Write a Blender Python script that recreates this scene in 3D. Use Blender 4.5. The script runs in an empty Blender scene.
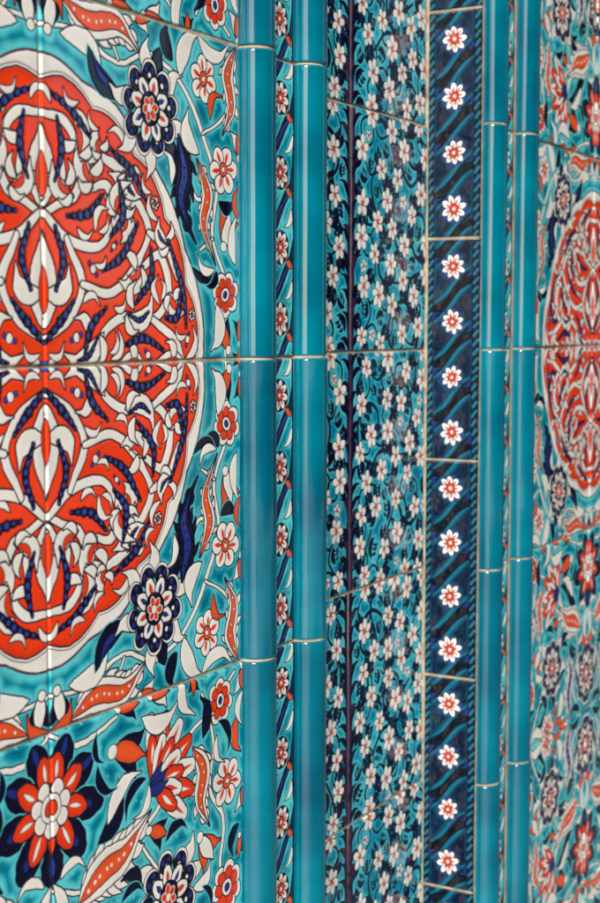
import bpy, math, random, time
import numpy as np
from mathutils import Vector
T0=time.time()
R_=random.Random(7); NR=np.random.RandomState(5)
def lin(r,g,b):
    c=np.array([r,g,b])/255.0
    return np.where(c<=0.04045,c/12.92,((c+0.055)/1.055)**2.4)
WHITE=lin(242,237,228); RED=lin(234,60,16); NAVY=lin(12,12,40); COB=lin(34,50,132)
TQ_D=lin(0,100,128); TQ=lin(0,144,164); TQ_L=lin(92,206,214); PURP=lin(56,34,62); PINK=lin(238,170,150); ORG=lin(236,86,36)

def noise(H,W,cy,cx):
    g=NR.rand(cy+2,cx+2)
    y=np.linspace(0,cy,H); x=np.linspace(0,cx,W)
    yi=np.minimum(y.astype(int),cy); xi=np.minimum(x.astype(int),cx)
    fy=y-yi; fx=x-xi; fy=fy*fy*(3-2*fy); fx=fx*fx*(3-2*fx)
    a=g[yi][:,xi]; b=g[yi][:,xi+1]; c=g[yi+1][:,xi]; d=g[yi+1][:,xi+1]
    fx=fx[None,:]; fy=fy[:,None]
    return (a*(1-fx)+b*fx)*(1-fy)+(c*(1-fx)+d*fx)*fy

class Cv:
    def __init__(s,w,h,n):
        s.w,s.h,s.n=w,h,n
        s.W=int(round(w*n))+1; s.H=int(round(h*n))+1
        x=np.linspace(0,w,s.W); y=np.linspace(0,h,s.H)
        X,Y=np.meshgrid(x,y); s.X0,s.Y0=X,Y
        s.X=X+0.010*(noise(s.H,s.W,int(12*h),max(2,int(12*w)))-.5)+.003*(noise(s.H,s.W,int(45*h),max(2,int(45*w)))-.5)
        s.Y=Y+0.010*(noise(s.H,s.W,int(12*h),max(2,int(12*w)))-.5)+.003*(noise(s.H,s.W,int(45*h),max(2,int(45*w)))-.5)
        s.rgb=np.zeros((s.H,s.W,3)); s.G=np.ones((s.H,s.W)); s.E=np.zeros((s.H,s.W))
        s.md=np.ones((s.H,s.W))
    def win(s,x0,x1,y0,y1,pad):
        n=s.n
        i0=max(0,int((y0-pad)*n)); i1=min(s.H,int((y1+pad)*n)+2)
        j0=max(0,int((x0-pad)*n)); j1=min(s.W,int((x1+pad)*n)+2)
        if i1<=i0 or j1<=j0: return None
        return (slice(i0,i1),slice(j0,j1))
    def apply(s,sl,sd,fill,oc,ow,shade=0.0):
        n=s.n
        a=np.clip(.5-(sd-ow)*n,0,1)[...,None]
        s.rgb[sl]=s.rgb[sl]*(1-a)+oc*a
        a2=np.clip(.5-sd*n,0,1)[...,None]
        # brushed glaze: pigment pools near the outline
        k=np.clip(-sd/.022,0,1)[...,None]
        f=fill*(1.0-.06*k) if fill is WHITE else fill*(.86+.26*k)
        s.rgb[sl]=s.rgb[sl]*(1-a2)+f*a2
        a=a[...,0];a2=a2[...,0]
        s.E[sl]=(s.E[sl]*(1-a)+a)*(1-a2)
        s.G[sl]*=(1-a)
        s.md[sl]=np.minimum(s.md[sl],sd-ow)
def spl(pts,m=8):
    P=[np.array(p,float) for p in pts]
    if len(P)==1: return np.array(P)
    if len(P)==2: return np.array([P[0]+(P[1]-P[0])*t for t in np.linspace(0,1,m+1)])
    Q=[2*P[0]-P[1]]+P+[2*P[-1]-P[-2]]
    out=[]
    for i in range(1,len(Q)-2):
        a,b,c,d=Q[i-1:i+3]
        for k in range(m):
            t=k/m
            out.append(.5*((2*b)+(-a+c)*t+(2*a-5*b+4*c-d)*t*t+(-a+3*b-3*c+d)*t**3))
    out.append(P[-1]); return np.array(out)
PAD=0.09
def stroke(cv,pts,w,fill,oc=NAVY,ow=.006,m=7,shade=0.0,straight=False):
    P=spl(pts,m) if not straight else np.array(pts,float)
    w=np.atleast_1d(np.array(w,float))
    L=len(P)
    rr=np.interp(np.linspace(0,1,L),np.linspace(0,1,len(w)),w) if len(w)>1 else np.full(L,w[0])
    mw=rr.max()
    sl=cv.win(P[:,0].min(),P[:,0].max(),P[:,1].min(),P[:,1].max(),mw+PAD)
    if sl is None: return
    X=cv.X[sl];Y=cv.Y[sl]; sd=np.full(X.shape,9.0)
    for i in range(L-1):
        ax,ay=P[i];bx,by=P[i+1];dx,dy=bx-ax,by-ay
        l2=dx*dx+dy*dy+1e-12
        t=np.clip(((X-ax)*dx+(Y-ay)*dy)/l2,0,1)
        d=np.hypot(X-ax-t*dx,Y-ay-t*dy)-(rr[i]+(rr[i+1]-rr[i])*t)
        np.minimum(sd,d,out=sd)
    cv.apply(sl,sd,fill,oc,ow,shade)
def circ(cv,x,y,r,fill,oc=NAVY,ow=.006,shade=0.0):
    sl=cv.win(x,x,y,y,r+PAD)
    if sl is None: return
    cv.apply(sl,np.hypot(cv.X[sl]-x,cv.Y[sl]-y)-r,fill,oc,ow,shade)
def poly_sd(X,Y,P):
    sd=np.full(X.shape,9.0); ins=np.zeros(X.shape,bool); L=len(P)
    for i in range(L):
        ax,ay=P[i];bx,by=P[(i+1)%L];dx,dy=bx-ax,by-ay
        t=np.clip(((X-ax)*dx+(Y-ay)*dy)/(dx*dx+dy*dy+1e-12),0,1)
        np.minimum(sd,np.hypot(X-ax-t*dx,Y-ay-t*dy),out=sd)
        if ay!=by:
            c=((ay>Y)!=(by>Y))&(X<(bx-ax)*(Y-ay)/(by-ay)+ax); ins^=c
    return np.where(ins,-sd,sd)
LP=[0,.55,.9,1,.85,.5,.2,0]
def leaf(cv,p0,p1,bend,w,fill,oc=NAVY,ow=.005,prof=LP,shade=0.0):
    p0=np.array(p0,float);p1=np.array(p1,float);d=p1-p0;q=np.array([-d[1],d[0]])
    pts=[p0,p0+d*.33+q*bend*.8,p0+d*.7+q*bend*.85,p1]
    stroke(cv,pts,[x*w for x in prof],fill,oc,ow,5,shade)
    return spl(pts,5)
BEADC=lin(54,70,160)
def bstring(cv,pts,r,step=None,fill=BEADC,taper=True):
    P=spl(pts,14); seg=np.hypot(*np.diff(P,axis=0).T); s=np.concatenate([[0],np.cumsum(seg)])
    step=step or r*1.75; k=max(2,int(s[-1]/step))
    stroke(cv,pts,[r*.4,r*.95,r*.4] if taper else r*1.1,NAVY,NAVY,.002)
    for i in range(k+1):
        u=i/k; x=np.interp(u*s[-1],s,P[:,0]);y=np.interp(u*s[-1],s,P[:,1])
        q=r*(.45+.55*math.sin(math.pi*u)) if taper else r
        circ(cv,x,y,q*R_.uniform(.92,1.1),NAVY,NAVY,.002)
        circ(cv,x,y,q*.58*R_.uniform(.85,1.1),fill,NAVY,.001)
def ring(cv,x,y,R,pr,k,ph,fill,oc=NAVY,ow=.005,shade=0):
    for i in range(k):
        t=ph+i*2*math.pi/k
        circ(cv,x+R*math.cos(t),y+R*math.sin(t),pr,fill,oc,ow,shade)
def petals(cv,x,y,R0,R1,w,k,ph,fill,oc=NAVY,ow=.005,prof=(.3,.8,1,.7,.1),shade=0):
    for i in range(k):
        t=ph+i*2*math.pi/k; c,s=math.cos(t),math.sin(t); j=R_.uniform(.92,1.08)
        stroke(cv,[(x+R0*c,y+R0*s),(x+R1*j*c,y+R1*j*s)],[w*q for q in prof],fill,oc,ow,5,shade)
def rosette(cv,x,y,r,kind=0,ph=0.):
    if kind==0:
        for i in range(9):
            t=ph+i*2*math.pi/9
            circ(cv,x+r*.80*math.cos(t),y+r*.80*math.sin(t),r*.25,WHITE,NAVY,.004)
            circ(cv,x+r*.75*math.cos(t),y+r*.75*math.sin(t),r*.215,NAVY,NAVY,.004)
            for dt in (-.13,.13): circ(cv,x+r*.84*math.cos(t+dt),y+r*.84*math.sin(t+dt),r*.06,COB,NAVY,.003)
            circ(cv,x+r*.70*math.cos(t),y+r*.70*math.sin(t),r*.05,WHITE,NAVY,.003)
        for i in range(8):
            t=ph+.3+i*2*math.pi/8
            stroke(cv,[(x+r*.3*math.cos(t),y+r*.3*math.sin(t)),(x+r*.58*math.cos(t),y+r*.58*math.sin(t))],[r*.1,r*.17,r*.12],WHITE,NAVY,.006)
            leaf(cv,(x+r*.34*math.cos(t),y+r*.34*math.sin(t)),(x+r*.6*math.cos(t),y+r*.6*math.sin(t)),0.01,r*.055,RED if i%2 else COB,NAVY,.001)
        circ(cv,x,y,r*.34,NAVY,NAVY,.004)
        petals(cv,x,y,r*.06,r*.26,r*.085,6,ph,RED,WHITE,.003)
        circ(cv,x,y,r*.09,WHITE,NAVY,.003)
    elif kind==1:
        petals(cv,x,y,r*.4,r*1.02,r*.26,9,ph,NAVY,TQ_L,.004,shade=0)
        petals(cv,x,y,r*.66,r*.93,r*.06,9,ph,COB,NAVY,.003)
        petals(cv,x,y,r*.2,r*.66,r*.16,8,ph+.2,RED,NAVY,.006,(.3,.8,1,1,.5))
        petals(cv,x,y,r*.40,r*.66,r*.035,8,ph+.2,WHITE,NAVY,.002)
        ring(cv,x,y,r*.27,r*.12,7,ph,WHITE,NAVY,.005)
        circ(cv,x,y,r*.18,WHITE,NAVY,.004)
        circ(cv,x,y,r*.09,RED,NAVY,.004)
    elif kind==2:
        ring(cv,x,y,r*.62,r*.36,6,ph,WHITE,NAVY,.005)
        petals(cv,x,y,r*.3,r*.80,r*.10,6,ph,RED,RED,0)
        circ(cv,x,y,r*.27,ORG,NAVY,.005); circ(cv,x,y,r*.1,WHITE,NAVY,.003)
    elif kind==3:
        ring(cv,x,y,r*.66,r*.34,7,ph,WHITE,NAVY,.005)
        ring(cv,x,y,r*.52,r*.24,7,ph,RED,NAVY,.003)
        circ(cv,x,y,r*.3,WHITE,NAVY,.005); circ(cv,x,y,r*.15,COB,NAVY,.003)
def carnation(cv,x,y,r,th,k=7):
    for j,(rad,wd,cols) in enumerate([(1.0,.17,(WHITE,RED)),(.68,.15,(RED,WHITE))]):
        for i in range(k):
            t=th+(-1.15+2.3*i/(k-1)); c,s=math.cos(t),math.sin(t)
            stroke(cv,[(x,y),(x+r*rad*.55*math.cos(t*1.0),y+r*rad*.55*s),(x+r*rad*c,y+r*rad*s)],
                   [.02*r,wd*r*.7,wd*r,wd*r*.6],cols[i%2],NAVY,.005,4)
            leaf(cv,(x+r*rad*.45*c,y+r*rad*.45*s),(x+r*rad*c,y+r*rad*s),.01,r*.04,cols[(i+1)%2],NAVY,.001)
    for dt in (-.5,0,.5):
        leaf(cv,(x-.12*r*math.cos(th),y-.12*r*math.sin(th)),(x+.38*r*math.cos(th+dt),y+.38*r*math.sin(th+dt)),.05,r*.09,COB)
def saz(cv,pts,w,body=WHITE,core=RED,k=7,side=1):
    P=spl(pts,10); L=len(P)
    for i in range(k):
        f=(.12+.74*i/(k-1)); j=int(f*(L-2)); t=P[j+1]-P[j]; t/=np.hypot(*t); q=np.array([-t[1],t[0]])
        ww=w*math.sin(math.pi*min(.95,f+.08))
        for sg in (1,-1):
            p1=P[j]+q*sg*ww*(1.55 if sg==side else 1.25)+t*w*.9
            leaf(cv,P[j],p1,.15*sg,w*.33,body)
    prof=[.1,.6,.95,1,.9,.6,.3,0]
    stroke(cv,pts,[w*x*.85 for x in prof],body,NAVY,.005)
    stroke(cv,pts,[0]+[w*x*.42 for x in prof[1:-2]]+[0,0],core,NAVY,.004)
    n=k
    for i in range(n):
        f=.15+.6*i/(n-1); j=int(f*(L-1)); circ(cv,P[j][0],P[j][1],w*.09,body,NAVY,.001)
def bud(cv,x,y,r,th,c1=NAVY,c2=RED):
    for dt,cc in ((-.55,c1),(.55,c1),(0,c2)):
        leaf(cv,(x,y),(x+r*math.cos(th+dt),y+r*math.sin(th+dt)),-.25*dt,r*.2,cc,NAVY if cc is not NAVY else TQ_L,.005 if cc is not NAVY else .003)
    circ(cv,x,y,r*.13,WHITE,NAVY,.004)
def gaps(cv,mask,k,dmin,fn,sub=3):
    ms=mask[::sub,::sub]
    for i in range(k):
        m=np.where(ms,cv.md[::sub,::sub],-1); j=int(m.argmax()); a,b=divmod(j,m.shape[1]); d=m[a,b]
        if d<dmin: break
        fn(cv.X0[a*sub,b*sub],cv.Y0[a*sub,b*sub],float(d))
        cv.md[max(0,a*sub-2):a*sub+3,max(0,b*sub-2):b*sub+3]=0
def grad_dir(cv,x,y):
    n=cv.n; i=int(round(y*n)); j=int(round(x*n)); best=(0,0)
    for k in range(8):
        a=k*math.pi/8; v=0
        for s in (-1,1):
            for q in (.02,.04,.06):
                ii=int(i+s*q*n*math.sin(a)); jj=int(j+s*q*n*math.cos(a))
                if 0<=ii<cv.H and 0<=jj<cv.W: v+=min(.05,cv.md[ii,jj])
        if v>best[0]: best=(v,a)
    return best[1]
def finish(cv,deep,light,mid,rad=.035):
    t=np.clip(cv.md/rad,0,1)
    nz=noise(cv.H,cv.W,int(9*cv.h),max(2,int(9*cv.w)))*.6+noise(cv.H,cv.W,int(30*cv.h),max(3,int(30*cv.w)))*.4
    t=np.clip(t+(nz-.5)*1.1,0,1)[...,None]
    g=np.where(t<.5,light*(1-2*t)+mid*2*t,mid*(2-2*t)+deep*(2*t-1))
    G=cv.G[...,None]
    cv.rgb=cv.rgb*(1-G)+g*G
    n2=noise(cv.H,cv.W,int(14*cv.h),max(3,int(14*cv.w)))[...,None]
    n3=noise(cv.H,cv.W,int(90*cv.h),max(3,int(90*cv.w)))[...,None]
    cv.rgb=np.clip(cv.rgb*(.86+.16*n2+.05*n3),0,1)

def stem(cv,pts,w=.007,c=WHITE,oc=NAVY): stroke(cv,pts,[w*.6,w,w*.6],c,oc,.0045,8)

# ------------------------------------------------------------ medallion tile
def art_Q():
    cv=Cv(1,1,580)
    th=np.linspace(-.12,math.pi/2+.12,170)
    def ell(s,amp,k,ph=0):
        out=[]
        for t in th:
            c,q=math.cos(t),math.sin(t)
            r=(abs(c)**1.8+abs(q)**1.8)**(-1/1.8)
            m=s*(1+amp*(abs(math.sin(k*t+ph))-.5))
            out.append((.782*r*c*m,.815*r*q*m))
        return out+[(-.3,.9*s),(-.3,-.3),(.7,-.3)]
    full=(slice(0,cv.H),slice(0,cv.W))
    vine=[(.0,.90),(.16,.91),(.34,.85),(.50,.90),(.66,.84),(.78,.70),(.86,.55),(.84,.38),(.92,.22),(.90,.08),(.93,-.05)]
    sd=poly_sd(cv.X,cv.Y,np.array(ell(1.0,.020,7)))
    sdo=sd.copy()
    cv.apply(full,sd-.003,lin(150,30,24),NAVY,.003)
    cv.apply(full,sd+.001,WHITE,NAVY,.002)
    sdi=poly_sd(cv.X,cv.Y,np.array(ell(.945,.036,10)))
    cv.apply(full,sdi-.010,WHITE,NAVY,.003)
    cv.apply(full,sdi,RED,NAVY,.005)
    cv.md=np.where(sdo>0,sdo-.01,np.where(sdi<0,-sdi,0))
    stems=[[(0,.67),(.10,.65),(.17,.56),(.13,.46),(0,.41)],
      [(0,.41),(.10,.34),(.24,.33),(.32,.41),(.29,.50),(.22,.49)],
      [(0,.07),(.10,.12),(.16,.22),(.10,.34)],
      [(.16,.22),(.30,.20),(.42,.28),(.49,.38),(.43,.46),(.36,.44)],
      [(.24,0),(.26,.08),(.36,.13),(.50,.12),(.59,.20),(.55,.31),(.46,.28)],
      [(.50,.12),(.61,.07),(.66,0)],
      [(.17,.56),(.26,.58),(.36,.55)],[(.49,.38),(.58,.34),(.64,.25)]]
    for s in stems: stroke(cv,s,[.009,.014,.011,.015,.009],WHITE,NAVY,.0055)
    def rumi(p0,p1,b,w,core=None):
        P=leaf(cv,p0,p1,b,w,WHITE,NAVY,.0055)
        d=np.array(p1)-np.array(p0); q=np.array([-d[1],d[0]]); sg=np.sign(b if b else 1)
        m=np.array(p0)+d*.35
        leaf(cv,m,m+d*.30-q*sg*.42,-.35*sg,w*.5,WHITE,NAVY,.0055)
        m=np.array(p0)+d*.1
        leaf(cv,m,m+d*.2+q*sg*.45,.35*sg,w*.42,WHITE,NAVY,.0055)
        if core is COB:
            pp=[np.array(p0)+d*.14,np.array(p0)+d*.42+q*b*.8,np.array(p0)+d*.72+q*b*.8]
            bstring(cv,pp,w*.30)
        else:
            leaf(cv,np.array(p0)+d*.12,np.array(p0)+d*.68,b,w*.36,RED,NAVY,.003)
    rumi((0,.43),(0,.64),0.001,.048,None)
    rumi((0,.10),(0,.36),0.001,.055)
    rumi((.22,.49),(.19,.62),.3,.034); rumi((.36,.44),(.29,.54),-.3,.03,COB); rumi((.36,.44),(.35,.34),.3,.03)
    rumi((.46,.28),(.34,.24),.3,.032); rumi((.36,.55),(.45,.48),-.25,.024,COB)
    rumi((.59,.20),(.67,.14),-.2,.03); rumi((.26,.08),(.08,.03),.25,.034,COB); rumi((.17,.56),(.10,.70),-.3,.032)
    rumi((.36,.13),(.50,.20),-.35,.032,COB); rumi((.32,.41),(.40,.52),.3,.026); rumi((.13,.46),(.04,.55),.3,.03)
    rumi((.60,.33),(.54,.43),.25,.024,COB); rumi((.26,.58),(.25,.66),.3,.022)
    rumi((.45,0.0),(.33,.0),.001,.03); rumi((.66,0),(.52,0),.001,.03)
    for b in [[(.03,.73),(.13,.685),(.21,.63)],[(.26,.26),(.36,.31),(.43,.40)],[(.05,.20),(.085,.28),(.05,.37)],
              [(.36,.05),(.46,.065),(.56,.03)],[(.68,.10),(.66,.23),(.59,.36)],[(.17,.02),(.20,.10),(.27,.16)],
              [(.10,.40),(.20,.42),(.26,.47)],[(.42,.17),(.50,.25),(.50,.33)],[(.05,.50),(.08,.58),(.06,.66)],
              [(.30,.61),(.40,.55),(.48,.465)],[(.12,.17),(.07,.12),(.0,.06)],[(.30,.36),(.36,.42),(.34,.52)],[(.57,.13),(.63,.13),(.65,.2)]]:
        bstring(cv,b,.0150)
    msk=(sdi<-.008)
    def mf(x,y,d):
        a=grad_dir(cv,x,y); c=R_.random(); d=min(d,.04)
        if c<.75:
            e=np.array([math.cos(a),math.sin(a)])*d*1.35
            leaf(cv,(x-e[0],y-e[1]),(x+e[0],y+e[1]),R_.choice([-.35,.35]),d*.36,WHITE,NAVY,.0045)
        elif c<.95:
            circ(cv,x,y,d*.32,WHITE,NAVY,.004)
            for s in (-1,1): circ(cv,x+s*d*.6*math.cos(a),y+s*d*.6*math.sin(a),d*.18,BEADC,NAVY,.003)
        else: rosette(cv,x,y,d*.75,2,a)
    gaps(cv,msk,90,.022,mf)
    # ---- outside motifs
    stem(cv,vine,.008)
    for p in ([(.86,.55),(.76,.50),(.70,.56)],[(.78,.70),(.92,.78),(.97,.90)],[(.84,.38),(.76,.34)],[(.34,.86),(.28,.97),(.30,1.05)]):
        stem(cv,p,.006)
    saz(cv,[(.09,.985),(.22,.945),(.34,.96),(.46,.89)],.056,WHITE,ORG,8)
    leaf(cv,(.08,.89),(.28,.79),.22,.034,WHITE); leaf(cv,(.20,.88),(.40,.76),-.2,.036,NAVY,TQ_L,.003)
    leaf(cv,(.23,.86),(.36,.78),-.2,.010,COB,NAVY,.002)
    bud(cv,.03,.89,.11,math.pi/2-.2,NAVY,WHITE)
    leaf(cv,(.0,1.0),(.09,.93),.3,.02,ORG)
    for a in (2.6,3.5,.3,-.7,5.1,1.3,4.3,.9):
        leaf(cv,(.50+.10*math.cos(a),.74+.10*math.sin(a)),(.50+.21*math.cos(a+.3),.74+.21*math.sin(a+.3)),.3,.027,WHITE if a!=5.1 and a!=.9 else NAVY)
    rosette(cv,.50,.74,.138,0,.2)
    saz(cv,[(.65,.68),(.68,.57),(.66,.48),(.74,.36)],.044,NAVY,COB,6)
    saz(cv,[(.75,.62),(.81,.52),(.79,.42),(.85,.30)],.032,WHITE,ORG,5)
    leaf(cv,(.76,.64),(.70,.77),.3,.03,WHITE)
    rosette(cv,.91,.205,.076,3,.3); rosette(cv,.905,.60,.080,2,.1); rosette(cv,.79,.87,.075,2,.7)
    bud(cv,.90,.36,.12,1.2,ORG,WHITE); bud(cv,.93,.03,.11,2.1,NAVY,ORG)
    saz(cv,[(.97,.99),(.93,.90),(.95,.80),(.90,.71)],.038,WHITE,ORG,5)
    leaf(cv,(.86,.17),(.82,.02),.25,.03,WHITE); leaf(cv,(.86,.28),(.78,.24),.25,.022,NAVY,TQ_L,.003)
    leaf(cv,(.97,.30),(.99,.46),.2,.024,WHITE); leaf(cv,(.87,.50),(.97,.52),-.3,.024,NAVY,TQ_L,.003)
    leaf(cv,(.62,.90),(.60,1.02),.3,.03,NAVY,TQ_L,.003); leaf(cv,(.66,.86),(.76,1.0),.2,.034,WHITE)
    msk=(sdo>.02)
    def of(x,y,d):
        a=grad_dir(cv,x,y); c=R_.random(); d=min(d,.06); e=np.array([math.cos(a),math.sin(a)])*d*1.5
        f=WHITE if c<.55 else (NAVY if c<.85 else ORG)
        if d>.04 and c<.3: bud(cv,x-e[0]*.7,y-e[1]*.7,d*1.7,a,NAVY if c<.15 else WHITE,ORG); return
        leaf(cv,(x-e[0],y-e[1]),(x+e[0],y+e[1]),R_.choice([-.3,.3]),d*.40,f,TQ_L if f is NAVY else NAVY,.003 if f is NAVY else .0045)
    gaps(cv,msk,40,.034,of)
    finish(cv,TQ_D,TQ_L,TQ); return cv
def art_R():
    cv=Cv(1,1,580)
    for p in ([(0,.45),(.2,.5),(.4,.42),(.55,.32),(.62,.2),(.8,.12),(.95,.02)],[(.40,.42),(.52,.58),(.56,.72),(.75,.82),(.88,1.0)],
              [(.75,.05),(.82,.22),(.80,.38),(.88,.5),(.86,.66),(.95,.8)],[(.2,.5),(.16,.66),(.22,.84),(.10,1.0)],[(0,.0),(.12,.06),(.3,.02)]):
        stem(cv,p,.008)
    saz(cv,[(.12,.52),(.22,.47),(.34,.44),(.47,.35)],.07,WHITE,ORG,8)
    saz(cv,[(.26,.98),(.30,.86),(.26,.74),(.34,.62)],.055,WHITE,COB,7)
    saz(cv,[(.70,.22),(.76,.30),(.74,.40),(.80,.50)],.045,WHITE,ORG,6)
    carnation(cv,.48,.28,.21,-.45)
    rosette(cv,0,.21,.21,1,math.pi/2)
    for a in (2.6,3.5,.3,-.7,5.1,1.3):
        leaf(cv,(.56+.10*math.cos(a),.66+.10*math.sin(a)),(.56+.22*math.cos(a+.3),.66+.22*math.sin(a+.3)),.3,.03,WHITE if a!=1.3 else NAVY)
    rosette(cv,.56,.66,.15,0,.4)
    rosette(cv,.90,.38,.085,2,.2); rosette(cv,.86,.10,.076,3,.2); rosette(cv,.90,.74,.09,3,.4)
    rosette(cv,0,.80,.17,0,0)
    rosette(cv,.62,.97,.09,2,0)
    bud(cv,.28,.12,.17,.3,NAVY,ORG); bud(cv,.74,.52,.13,.9,ORG,WHITE); bud(cv,.16,.70,.11,1.9,NAVY,WHITE)
    leaf(cv,(.20,.38),(.30,.20),.25,.038,NAVY,TQ_L,.003); leaf(cv,(.25,.33),(.42,.22),-.2,.028,WHITE)
    leaf(cv,(.70,.68),(.80,.62),.3,.024,WHITE); leaf(cv,(.42,.56),(.32,.52),.2,.02,NAVY)
    leaf(cv,(.72,.78),(.66,.90),.3,.026,NAVY,TQ_L,.003); leaf(cv,(.42,.82),(.48,.95),.25,.032,WHITE); leaf(cv,(.97,.55),(.93,.64),.3,.02,NAVY)
    leaf(cv,(.42,.05),(.62,.04),.25,.03,WHITE); leaf(cv,(.10,.60),(.02,.66),.3,.026,ORG)
    leaf(cv,(.96,.18),(.99,.30),.25,.024,ORG); leaf(cv,(.76,.20),(.74,.06),.25,.026,NAVY)
    def of(x,y,d):
        a=grad_dir(cv,x,y); c=R_.random(); d=min(d,.06); e=np.array([math.cos(a),math.sin(a)])*d*1.5
        f=WHITE if c<.55 else (NAVY if c<.85 else ORG)
        if d>.04 and c<.35: bud(cv,x-e[0]*.7,y-e[1]*.7,d*1.7,a,NAVY if c<.2 else WHITE,ORG); return
        leaf(cv,(x-e[0],y-e[1]),(x+e[0],y+e[1]),R_.choice([-.3,.3]),d*.40,f,TQ_L if f is NAVY else NAVY,.003 if f is NAVY else .0045)
    gaps(cv,np.ones((cv.H,cv.W),bool),50,.034,of)
    finish(cv,TQ_D,TQ_L,TQ); return cv
RW=.74
def art_P(seed):
    rr=random.Random(seed)
    cv=Cv(RW,1,430)
    pts=[]
    for _ in range(8000):
        p=(rr.uniform(.085,RW-.0),rr.uniform(0,1))
        if all(math.hypot(p[0]-q[0],p[1]-q[1])>.130 for q in pts): pts.append(p)
    def jag(p0,p1,b,w):
        p0=np.array(p0);p1=np.array(p1); d=p1-p0; q=np.array([-d[1],d[0]])
        for f in (.2,.45,.65):
            for s in (-1,1):
                m=p0+d*f; leaf(cv,m,m+d*.25+q*s*.36,.1*s,w*.45,NAVY,NAVY,.001)
        leaf(cv,p0,p1,b,w,NAVY,NAVY,.002)
        leaf(cv,p0+d*.15,p0+d*.7,b,w*.16,COB,COB,0)
    for i in range(7):
        cx,cy=rr.uniform(.15,RW-.05),(i+rr.uniform(.2,.8))/7; a0=rr.uniform(0,6.28); sg=rr.choice([-1,1])
        sp=[(cx+(.02+.022*t)*math.cos(a0+sg*t*.95),cy+(.02+.022*t)*math.sin(a0+sg*t*.95)) for t in range(8)]
        stroke(cv,sp,[.004,.008,.009,.006],NAVY,NAVY,.002,6)
    for i,p in enumerate(pts):
        ds=sorted(pts,key=lambda q:math.hypot(p[0]-q[0],p[1]-q[1]))[1:3]
        for q in ds:
            m=((p[0]+q[0])/2+(q[1]-p[1])*.35,(p[1]+q[1])/2-(q[0]-p[0])*.35)
            stroke(cv,[p,m,q],[.005],NAVY,NAVY,.002,5)
    stroke(cv,[(.006,-.02),(.012,.25),(.004,.5),(.012,.75),(.006,1.02)],[.016],PURP,NAVY,.004,10)
    y=0
    while y<1:
        s=rr.uniform(.05,.10)
        leaf(cv,(.012,y),(.012+s,y+rr.uniform(.04,.09)),.25,.014,NAVY if rr.random()<.7 else PURP,NAVY,.002)
        y+=rr.uniform(.045,.10)
    for (x,y) in pts:
        r=.05; ph=rr.uniform(0,6.28)
        for j in range(rr.choice([1,2,2])):
            a=ph+j*2.6+rr.uniform(-.4,.4)
            jag((x+r*.6*math.cos(a),y+r*.6*math.sin(a)),(x+(r+.060)*math.cos(a+.5),y+(r+.060)*math.sin(a+.5)),.3,.020)
    for (x,y) in pts:
        r=rr.uniform(.045,.057); ph=rr.uniform(0,6.28)
        k=rr.choice([5,6,6])
        petals(cv,x,y,r*.25,r*.93,r*.32,k,ph,WHITE,NAVY,.0045,(.4,.8,1,.9,.35))
        petals(cv,x,y,r*.1,r*.42,r*.025,k,ph,COB if rr.random()<.5 else RED,RED,0)
        circ(cv,x,y,r*.17,RED,NAVY,.002)
    def pf(x,y,d):
        a=grad_dir(cv,x,y); d=min(d,.05)
        if rr.random()<.25:
            petals(cv,x,y,d*.15,d*.7,d*.24,5,a,WHITE,NAVY,.004); circ(cv,x,y,d*.16,RED,NAVY,.002)
        else: jag((x-d*math.cos(a),y-d*math.sin(a)),(x+d*math.cos(a),y+d*math.sin(a)),rr.choice([-.3,.3]),d*.34)
    gaps(cv,np.ones((cv.H,cv.W),bool),40,.029,pf)
    finish(cv,lin(0,112,148),lin(80,200,216),lin(0,146,176),.026); return cv
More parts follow.
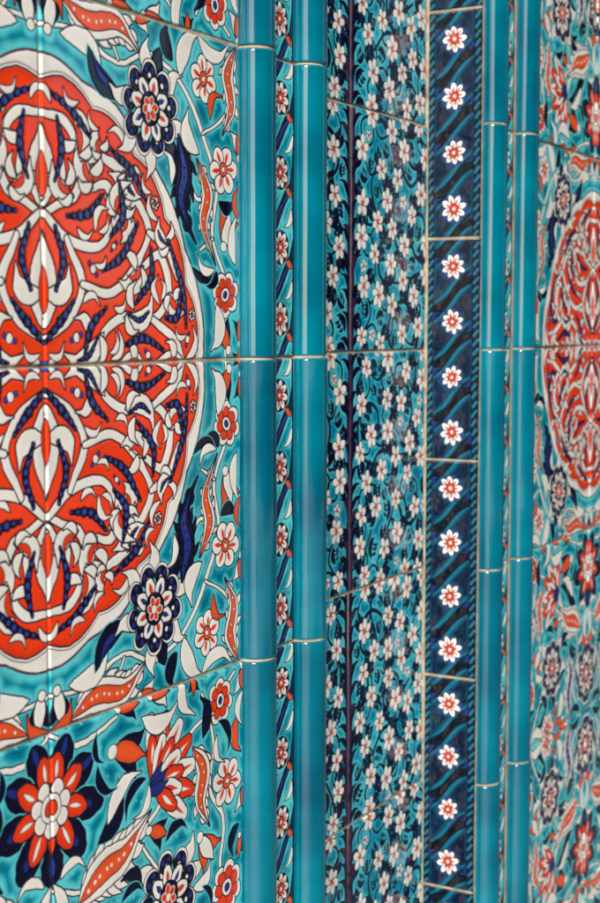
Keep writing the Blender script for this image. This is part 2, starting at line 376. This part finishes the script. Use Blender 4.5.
def art_S(w,light):
    cv=Cv(w,1,460); c=w/2; k=w/.26
    full=(slice(0,cv.H),slice(0,cv.W))
    for i in range(-1,5):
        y=.125+.25*i
        ym=y+.125
        bw=.034 if not light else .018
        stroke(cv,[(c-.125*k,ym-.095),(c-.05*k,ym-.05),(c+.05*k,ym+.05),(c+.125*k,ym+.095)],[bw*.6,bw,bw,bw*.6],NAVY if light else lin(6,6,20),NAVY if not light else TQ_L,.003)
        if light: stroke(cv,[(c-.10*k,ym-.062),(c-.04*k,ym-.036),(c+.04*k,ym+.036),(c+.10*k,ym+.062)],[.002,.007,.002],COB,NAVY,.002)
        else:
            for s in (-1,1):
                # turquoise ribbon edges of the twist
                stroke(cv,[(c-.09*k-s*.0,ym-.085+s*.042),(c-.04*k,ym-.045+s*.042),(c+.04*k,ym+.045+s*.042),(c+.09*k,ym+.085+s*.042)],[.003,.009,.009,.003],lin(0,104,132),NAVY,.003)
        for s in (-1,1):
            if light:
                leaf(cv,(c+s*.10*k,ym+s*.01),(c+s*.03*k,ym-s*.055),.25,.012,WHITE,NAVY,.004)
                leaf(cv,(c-s*.105*k,y+s*.075),(c-s*.07*k,y+s*.015),.25,.011,ORG,NAVY,.003)
            leaf(cv,(c+s*.11*k,y+s*.03),(c+s*.06*k,y-s*.045),.25,.015,NAVY if light else lin(24,50,120),NAVY,.003)
        r=(.054 if not light else .062)*min(1,k*1.05)*R_.uniform(.90,1.06)
        ph=R_.uniform(0,1)
        if light:
            circ(cv,c,y,r*1.06,NAVY,NAVY,.003)
            petals(cv,c,y,r*.3,r*.95,r*.24,8,.2*i,WHITE,NAVY,.0045,(.4,.8,1,.9,.4))
            petals(cv,c,y,r*.35,r*.76,r*.09,8,.2*i,lin(205,60,60),PINK,0)
        else:
            petals(cv,c,y,r*.5,r*1.22,r*.20,8,ph+.4,lin(40,66,150),NAVY,.003)
            petals(cv,c,y,r*.3,r*.98,r*.25,8,ph,WHITE,NAVY,.0045,(.4,.8,1,.9,.4))
            petals(cv,c,y,r*.35,r*.80,r*.085,8,ph,lin(205,56,50),PINK,0)
        circ(cv,c,y,r*.33,RED,NAVY,.005); circ(cv,c,y,r*.13,WHITE,NAVY,.002)
    if light:
        for x in (.004,w-.004): stroke(cv,[(x,-.1),(x,1.1)],[.011],NAVY,NAVY,.004)
    else:
        for x in (.016,w-.016):
            stroke(cv,[(x,-.1),(x,1.1)],[.014],lin(8,12,34),NAVY,.004)
            for j in range(-1,26):
                stroke(cv,[(x-.009,j*.04),(x+.009,j*.04+.022)],[.006,.008,.006],lin(20,112,138),NAVY,0.001,1)
    if light: finish(cv,TQ_D,TQ_L,TQ)
    else: finish(cv,lin(6,20,46),lin(0,70,98),lin(4,36,64),.012)
    return cv

# ------------------------------------------------------------ mesh from art
def tile_mesh(name,cv,mat,gap=.0045):
    H,W=cv.H,cv.W
    E=cv.E.copy()
    for _ in range(3):
        E[1:-1,1:-1]=(E[1:-1,1:-1]*2+E[:-2,1:-1]+E[2:,1:-1]+E[1:-1,:-2]+E[1:-1,2:])/6
    h=-.0010*E+.0018*(noise(H,W,int(5*cv.h),max(2,int(5*cv.w)))-.5)
    e=np.minimum(np.minimum(cv.X0,cv.w-cv.X0),np.minimum(cv.Y0,cv.h-cv.Y0))
    t=np.clip(e/.007,0,1); h=h-.010*(1-np.sqrt(1-(1-t)**2))
    x=gap+cv.X0*(cv.w-2*gap)/cv.w; z=gap+cv.Y0*(cv.h-2*gap)/cv.h
    co=np.stack([x,-h,z],-1).reshape(-1,3).astype(np.float32)
    idx=np.arange(H*W).reshape(H,W)
    f=np.stack([idx[:-1,:-1],idx[:-1,1:],idx[1:,1:],idx[1:,:-1]],-1).reshape(-1,4).astype(np.int32)
    me=bpy.data.meshes.new(name)
    me.vertices.add(H*W); me.loops.add(f.size); me.polygons.add(len(f))
    me.vertices.foreach_set('co',co.ravel())
    me.loops.foreach_set('vertex_index',f.ravel())
    me.polygons.foreach_set('loop_start',np.arange(0,f.size,4,dtype=np.int32))
    me.polygons.foreach_set('use_smooth',np.ones(len(f),bool))
    me.update(calc_edges=True)
    ca=me.color_attributes.new('Paint','FLOAT_COLOR','POINT')
    c=np.ones((H*W,4),np.float32); c[:,:3]=cv.rgb.reshape(-1,3)
    ca.data.foreach_set('color',c.ravel())
    me.materials.append(mat); return me

# ------------------------------------------------------------ materials
def mat_base(name):
    m=bpy.data.materials.new(name); m.use_nodes=True; nt=m.node_tree
    return m,nt,nt.nodes['Principled BSDF']
def nz(nt,scale,detail=3,vec=None):
    n=nt.nodes.new('ShaderNodeTexNoise'); n.inputs['Scale'].default_value=scale; n.inputs['Detail'].default_value=detail
    g=nt.nodes.new('ShaderNodeNewGeometry'); nt.links.new(vec if vec else g.outputs['Position'],n.inputs['Vector'])
    return n
def glaze(nt,b,rough=.045,wav=.0008,fine=.00002,ior=1.62):
    n1=nz(nt,16,1); n2=nz(nt,240,1)
    bu=nt.nodes.new('ShaderNodeBump'); bu.inputs['Strength'].default_value=1; bu.inputs['Distance'].default_value=wav
    nt.links.new(n1.outputs['Fac'],bu.inputs['Height'])
    b2=nt.nodes.new('ShaderNodeBump'); b2.inputs['Strength'].default_value=1; b2.inputs['Distance'].default_value=fine
    nt.links.new(n2.outputs['Fac'],b2.inputs['Height']); nt.links.new(bu.outputs['Normal'],b2.inputs['Normal'])
    nt.links.new(b2.outputs['Normal'],b.inputs['Normal'])
    r=nz(nt,40,3); mr=nt.nodes.new('ShaderNodeMapRange'); mr.inputs['To Min'].default_value=rough*.5; mr.inputs['To Max'].default_value=rough*1.6
    nt.links.new(r.outputs['Fac'],mr.inputs['Value']); nt.links.new(mr.outputs['Result'],b.inputs['Roughness'])
    b.inputs['IOR'].default_value=ior
m_tile,nt,b=mat_base('painted_glaze')
at=nt.nodes.new('ShaderNodeAttribute'); at.attribute_name='Paint'
v=nz(nt,9,4); mr=nt.nodes.new('ShaderNodeMapRange'); mr.inputs['To Min'].default_value=.88; mr.inputs['To Max'].default_value=1.18
nt.links.new(v.outputs['Fac'],mr.inputs['Value'])
mx=nt.nodes.new('ShaderNodeVectorMath'); mx.operation='SCALE'
nt.links.new(at.outputs['Color'],mx.inputs[0]); nt.links.new(mr.outputs['Result'],mx.inputs['Scale'])
nt.links.new(mx.outputs[0],b.inputs['Base Color']); glaze(nt,b)
def ramp_mat(name,c1,c2,scale,rough,detail=5,bump=0,gl=False):
    m,nt,b=mat_base(name)
    v=nz(nt,scale,detail); cr=nt.nodes.new('ShaderNodeValToRGB')
    cr.color_ramp.elements[0].position=.3; cr.color_ramp.elements[1].position=.7
    cr.color_ramp.elements[0].color=(*c1,1); cr.color_ramp.elements[1].color=(*c2,1)
    nt.links.new(v.outputs['Fac'],cr.inputs['Fac']); nt.links.new(cr.outputs['Color'],b.inputs['Base Color'])
    b.inputs['Roughness'].default_value=rough
    if gl: glaze(nt,b,rough,.0005,.00001,1.95)
    elif bump:
        bu=nt.nodes.new('ShaderNodeBump'); bu.inputs['Distance'].default_value=bump; nt.links.new(v.outputs['Fac'],bu.inputs['Height']); nt.links.new(bu.outputs['Normal'],b.inputs['Normal'])
    return m
m_bead=ramp_mat('teal_glaze',lin(0,80,104),lin(0,122,142),14,.03,5,gl=True)
m_grout=ramp_mat('grout',lin(136,122,100),lin(194,180,154),120,.85,5,.001)
m_stone=ramp_mat('limestone',lin(112,102,86),lin(138,128,110),3,.85,6,.01)
m_glass=ramp_mat('window_glass',(.01,.012,.015),(.02,.025,.03),2,.1)
m_lead=ramp_mat('lead_roof',(.10,.11,.12),(.16,.17,.18),3,.6)
m_leaf=ramp_mat('cypress_foliage',(.018,.035,.014),(.05,.08,.03),5,.7)
m_bark=ramp_mat('bark',(.06,.04,.03),(.12,.085,.06),20,.9)

m_gr,nt,b=mat_base('paving')
g=nt.nodes.new('ShaderNodeNewGeometry'); br=nt.nodes.new('ShaderNodeTexBrick')
br.inputs['Scale'].default_value=1.6; br.inputs['Color1'].default_value=(.24,.225,.2,1); br.inputs['Color2'].default_value=(.32,.30,.27,1)
br.inputs['Mortar'].default_value=(.10,.095,.085,1); br.inputs['Mortar Size'].default_value=.008
nt.links.new(g.outputs['Position'],br.inputs['Vector'])
v=nz(nt,2.5,6); mr=nt.nodes.new('ShaderNodeMapRange'); mr.inputs['To Min'].default_value=.7; mr.inputs['To Max'].default_value=1.2
nt.links.new(v.outputs['Fac'],mr.inputs['Value']); mx=nt.nodes.new('ShaderNodeVectorMath'); mx.operation='SCALE'
nt.links.new(br.outputs['Color'],mx.inputs[0]); nt.links.new(mr.outputs['Result'],mx.inputs['Scale']); nt.links.new(mx.outputs[0],b.inputs['Base Color'])
b.inputs['Roughness'].default_value=.7

# ------------------------------------------------------------ placement frame
TS=.2; CAMZ=1.5
ANG=math.atan2(.871,.4916)
P0=(-.1895*TS,4.768*TS); ZO=-.11
def top(name):
    e=bpy.data.objects.new(name,None); bpy.context.collection.objects.link(e)
    e.location=(P0[0],P0[1],CAMZ+ZO*TS); e.rotation_euler=(0,0,ANG); e.scale=(TS,TS,TS); e.empty_display_size=.1
    return e
def child(name,me,par,loc,rz=0,sc=(1,1,1),tilt=True):
    o=bpy.data.objects.new(name,me); bpy.context.collection.objects.link(o); o.parent=par
    o.location=loc; o.scale=sc
    tx,tz=(R_.uniform(-.006,.006),R_.uniform(-.006,.006)) if tilt else (0,0)
    o.rotation_euler=(tx,0,rz+tz); return o
def mesh_obj(name,V,F,mat,par=None,smooth=False):
    me=bpy.data.meshes.new(name); me.from_pydata(V,[],F); me.update(); me.materials.append(mat)
    if smooth: me.polygons.foreach_set('use_smooth',[True]*len(me.polygons))
    o=bpy.data.objects.new(name,me); bpy.context.collection.objects.link(o)
    if par: o.parent=par
    return o
ZB,ZT=-7,6
meQ=tile_mesh('medallion_tile',art_Q(),m_tile)
meR=tile_mesh('blossom_tile',art_R(),m_tile)
meP=[tile_mesh('prunus_tile',art_P(s),m_tile) for s in (3,11,29)]
SW=.205; BW=.262
meS=tile_mesh('rosette_tile',art_S(SW,True),m_tile)
meB=[tile_mesh('dark_rosette_tile',art_S(BW,False),m_tile) for _ in range(2)]
def pier(u0):
    p=top('medallion_tile_panel')
    for k in range(ZB,ZT):
        r=k%4
        if r==0: me,z,s=meQ,k,1
        elif r==3: me,z,s=meQ,k+1,-1
        elif r==1: me,z,s=meR,k,1
        else: me,z,s=meR,k+1,-1
        child('tile',me,p,(u0+1,0,z),0,(1,1,s)); child('tile',me,p,(u0+1,0,z),0,(-1,1,s))
pier(-2); pier(2.595)
p=top('blossom_tile_panel')
US=1.27; UC=2.01
for k in range(ZB,ZT):
    child('tile',meP[k%3],p,(US,.262,k)); child('tile',meP[(k+1)%3],p,(US,.262,k),0,(-1,1,1))
p=top('rosette_tile_border')
for k in range(ZB,ZT):
    child('tile',meB[k%2],p,(UC,.262,k+.5),-math.pi/2)
p=top('rosette_tile_border')
for k in range(ZB,ZT): child('tile',meB[k%2],p,(.53,0,k+.5),math.pi/2)
RB=.075
def strip(u0):
    p=top('rosette_tile_border')
    for k in range(ZB,ZT): child('tile',meS,p,(u0,0,k))
strip(.145); strip(2.20); strip(-2.35); strip(4.74)
def bead(u):
    p=top('column_moulding')
    prof=[]
    for k in range(ZB,ZT):
        g_=.0034
        prof+=[(RB-.007,k+g_-.0005),(RB-.002,k+g_+.0012),(RB+.0010,k+g_+.004),(RB+.0010,k+g_+.009),(RB,k+g_+.018)]
        prof+=[(RB-.0008,k+.25),(RB,k+.5),(RB-.0006,k+.75)]
        prof+=[(RB,k+1-g_-.018),(RB+.0010,k+1-g_-.009),(RB+.0010,k+1-g_-.004),(RB-.002,k+1-g_-.0012),(RB-.007,k+1-g_+.0005)]
    ns=72; V=[];F=[]
    n=13
    for i,(r,z) in enumerate(prof):
        seg=i//n; rs=random.Random(int(u*100)*37+seg); ox=rs.uniform(-.0025,.0025); oy=rs.uniform(-.0025,.0025)
        tx=rs.uniform(-.004,.004); ty=rs.uniform(-.004,.004); zz=z-(ZB+seg+.5)
        for a in range(ns):
            t=2*math.pi*a/ns; V.append((u+ox+tx*zz+r*math.cos(t),oy+ty*zz+r*math.sin(t),z))
    for i in range(len(prof)-1):
        if i%n==n-1: continue
        for a in range(ns):
            b_=(a+1)%ns; F.append((i*ns+a,i*ns+b_,(i+1)*ns+b_,(i+1)*ns+a))
    mesh_obj('glazed_bead',V,F,m_bead,p,True)
    V=[];F=[]
    for i,z in enumerate((ZB,ZT)):
        for a in range(ns):
            t=2*math.pi*a/ns; V.append((u+(RB-.0055)*math.cos(t),(RB-.0055)*math.sin(t),z))
    for a in range(ns): F.append((a,(a+1)%ns,ns+(a+1)%ns,ns+a))
    F.append(tuple(range(ns,2*ns)))
    mesh_obj('joint_mortar',V,F,m_grout,p,False)
for u in (.073,.425,2.125,2.515,-2.075,-2.42,4.67,5.02): bead(u)
p=top('wall')
prof=[(-6,.009),(.525,.009),(.525,.271),(2.018,.271),(2.018,.009),(9,.009),(9,2),(-6,2)]
zb=-CAMZ/TS-ZO; V=[(x,y,zb) for x,y in prof]+[(x,y,ZT) for x,y in prof]; n=len(prof)
F=[(i,(i+1)%n,n+(i+1)%n,n+i) for i in range(n)]+[tuple(range(n,2*n)),tuple(range(n-1,-1,-1))]
mesh_obj('masonry',V,F,m_grout,p)
prof=[(-6.1,-.12),(9.1,-.12),(9.1,2.1),(-6.1,2.1)]
V=[(x,y,ZT+.001) for x,y in prof]+[(x,y,ZT+.5) for x,y in prof]; F=[(0,1,5,4),(1,2,6,5),(2,3,7,6),(3,0,4,7),(4,5,6,7),(3,2,1,0)]
mesh_obj('cornice',V,F,m_stone,p)
S=400
mesh_obj('ground',[(-S,-S,0),(S,-S,0),(S,S,0),(-S,S,0)],[(0,1,2,3)],m_gr)

# ------------------------------------------------------------ unseen buildings and cypresses, added for the glaze to reflect
def box(V,F,x0,x1,y0,y1,z0,z1):
    i=len(V); V+=[(x,y,z) for z in (z0,z1) for (x,y) in ((x0,y0),(x1,y0),(x1,y1),(x0,y1))]
    F+=[(i,i+1,i+5,i+4),(i+1,i+2,i+6,i+5),(i+2,i+3,i+7,i+6),(i+3,i,i+4,i+7),(i+4,i+5,i+6,i+7),(i+3,i+2,i+1,i)]
def building(azc,az0,az1,dist,h,depth=5):
    e=bpy.data.objects.new('reflection_building',None); bpy.context.collection.objects.link(e)  # invented building out of view, added to be mirrored in the tiles
    azc=math.radians(azc); c=np.array([math.cos(azc),math.sin(azc)])*dist
    e.location=(c[0],c[1],0); e.rotation_euler=(0,0,azc-math.pi/2)
    x0=-dist*math.tan(math.radians(az1)-azc); x1=-dist*math.tan(math.radians(az0)-azc)
    V=[];F=[]; box(V,F,x0,x1,0,depth,0,h); mesh_obj('walls',V,F,m_stone,e)
    V=[];F=[]; box(V,F,x0-.1,x1+.1,-.15,depth+.15,h+.002,h+.25); mesh_obj('cornice',V,F,m_stone,e)
    xc=(x0+x1)/2
    V=[(x0,0,h+.252),(x1,0,h+.252),(x1,depth,h+.252),(x0,depth,h+.252),(xc,depth/2,h+1.2)]; F=[(0,1,4),(1,2,4),(2,3,4),(3,0,4)]; mesh_obj('roof',V,F,m_lead,e)
    n=max(2,int((x1-x0)/2.2)); fr=([],[]); gl=([],[])
    for i in range(n):
        x=x0+(x1-x0)*(i+.5)/n
        door=(i==n//2); zb_=0.0 if door else 1.0; zt=2.3
        def arch(w,y,pad):
            pts=[(x-w,y,zb_-(0 if door else pad)),(x+w,y,zb_-(0 if door else pad))]
            for k in range(13):
                t=math.pi*k/12; pts.append((x+w*math.cos(t),y,zt-.5+w*1.1*math.sin(t)))
            return pts
        for (V_,F_),w,y,pd in ((fr,.72,-.03,.1),(gl,.60,-.05,0)):
            P=arch(w,y,pd); i0=len(V_); V_+=P; V_+=[(a,0.0,c_) for a,b_,c_ in P]; m=len(P)
            F_.append(tuple(range(i0,i0+m))[::-1]); F_+=[(i0+k,i0+(k+1)%m,i0+m+(k+1)%m,i0+m+k) for k in range(m)]
    mesh_obj('window_surrounds',*fr,m_lead,e); mesh_obj('windows',*gl,m_glass,e)
building(33,30.5,62,11,5.2); building(10,-20,25.4,11,4.0); building(225,205,238,14,5.0); building(320,300,345,15,6.0)  # spaced to leave a strip of sky in the panel reflection
def cypress_mesh():
    rg=random.Random(4); V=[];F=[]
    def rad(t): return .72*(math.sin(math.pi*min(1,(t*.93+.05))**.62))**.9
    for i in range(5200):
        t=rg.random()**.85; a=rg.uniform(0,6.283)
        lump=.82+.2*math.sin(3*a+9*t)+.13*math.sin(7*a-15*t)
        r=rad(t)*lump*rg.uniform(.72,1.04); z=.35+t*6.2
        c=Vector((r*math.cos(a),r*math.sin(a),z)); s=rg.uniform(.05,.11)
        up=Vector((math.cos(a)*.25+rg.uniform(-.3,.3),math.sin(a)*.25+rg.uniform(-.3,.3),1)).normalized()
        sd=Vector((-math.sin(a)+rg.uniform(-.6,.6),math.cos(a)+rg.uniform(-.6,.6),rg.uniform(-.2,.2))).normalized()
        j=len(V); V+=[c-sd*s*.5,c+sd*s*.5,c+up*s*2.2]; F.append((j,j+1,j+2))
    ns=14
    j=len(V)
    for q in range(16):
        t=q/15
        for a in range(ns):
            an=6.283*a/ns; r=rad(t)*.72*(.82+.2*math.sin(3*an+9*t)); V.append(Vector((r*math.cos(an),r*math.sin(an),.45+t*5.9)))
    for q in range(15):
        for a in range(ns): F.append((j+q*ns+a,j+q*ns+(a+1)%ns,j+(q+1)*ns+(a+1)%ns,j+(q+1)*ns+a))
    me=bpy.data.meshes.new('crown'); me.from_pydata([tuple(v) for v in V],[],F); me.materials.append(m_leaf); return me
cm=cypress_mesh()
V=[];F=[]
for q,(z,r) in enumerate(((0,.13),(.4,.09),(3,.05))):
    for a in range(8): V.append((r*math.cos(a*.785),r*math.sin(a*.785),z))
for q in range(2):
    for a in range(8): F.append((q*8+a,q*8+(a+1)%8,q*8+8+(a+1)%8,q*8+8+a))
tm=bpy.data.meshes.new('trunk'); tm.from_pydata(V,[],F); tm.materials.append(m_bark)
for az,d,s in ((242,8,.9),(252,9,.8),(285,8,.9),(293,7,1.1),(302,7,1.15),(312,7,1.15),(321,7,1.15),(330,7,1.2),(339,7,1.1),(348,7,1.1),(356,7,1.1),
               (4,7,1.1),(11,8,.95),(19,8.4,1.0),(38,8,1),(45,8.6,1.1),(52,8,1)):
    e=bpy.data.objects.new('reflection_cypress',None); bpy.context.collection.objects.link(e)  # unseen cypress, added to darken reflections between bright sky gaps
    a=math.radians(az); e.location=(d*math.cos(a),d*math.sin(a),0); e.rotation_euler=(0,0,az*1.7); e.scale=(s,s,s)
    for nm,m in (('crown',cm),('trunk',tm)):
        o=bpy.data.objects.new(nm,m); bpy.context.collection.objects.link(o); o.parent=e

# ------------------------------------------------------------ light
w=bpy.data.worlds.new('World'); bpy.context.scene.world=w; w.use_nodes=True; nt=w.node_tree
sk=nt.nodes.new('ShaderNodeTexSky'); sk.sky_type='NISHITA'; sk.sun_disc=False
sv=np.array([.0,-.84,.46]); sv/=np.linalg.norm(sv)
el=math.asin(sv[2]); sk.sun_elevation=el; sk.sun_rotation=math.atan2(sv[0],sv[1])
bg=nt.nodes['Background']; bg.inputs['Strength'].default_value=.13; nt.links.new(sk.outputs['Color'],bg.inputs['Color'])
sl=bpy.data.lights.new('sun','SUN'); sl.energy=4.8; sl.angle=math.radians(12); sl.color=(1,.95,.88)
so=bpy.data.objects.new('sun',sl); bpy.context.collection.objects.link(so); so.location=(0,-3,6)
so.rotation_euler=Vector(sv).to_track_quat('Z','Y').to_euler()
# ------------------------------------------------------------ camera
cd=bpy.data.cameras.new('camera'); co=bpy.data.objects.new('camera',cd); bpy.context.collection.objects.link(co)
co.location=(0,0,CAMZ); co.rotation_euler=(math.radians(90-4.95),0,0)
cd.sensor_fit='HORIZONTAL'; cd.sensor_width=36; cd.lens=36*1459/600
cd.clip_start=.02; cd.clip_end=2000
cd.dof.use_dof=True; cd.dof.focus_distance=.98; cd.dof.aperture_fstop=18
bpy.context.scene.camera=co
sc=bpy.context.scene; sc.view_settings.view_transform='Standard'; sc.view_settings.look='None'; sc.view_settings.exposure=0
print('done',time.time()-T0)
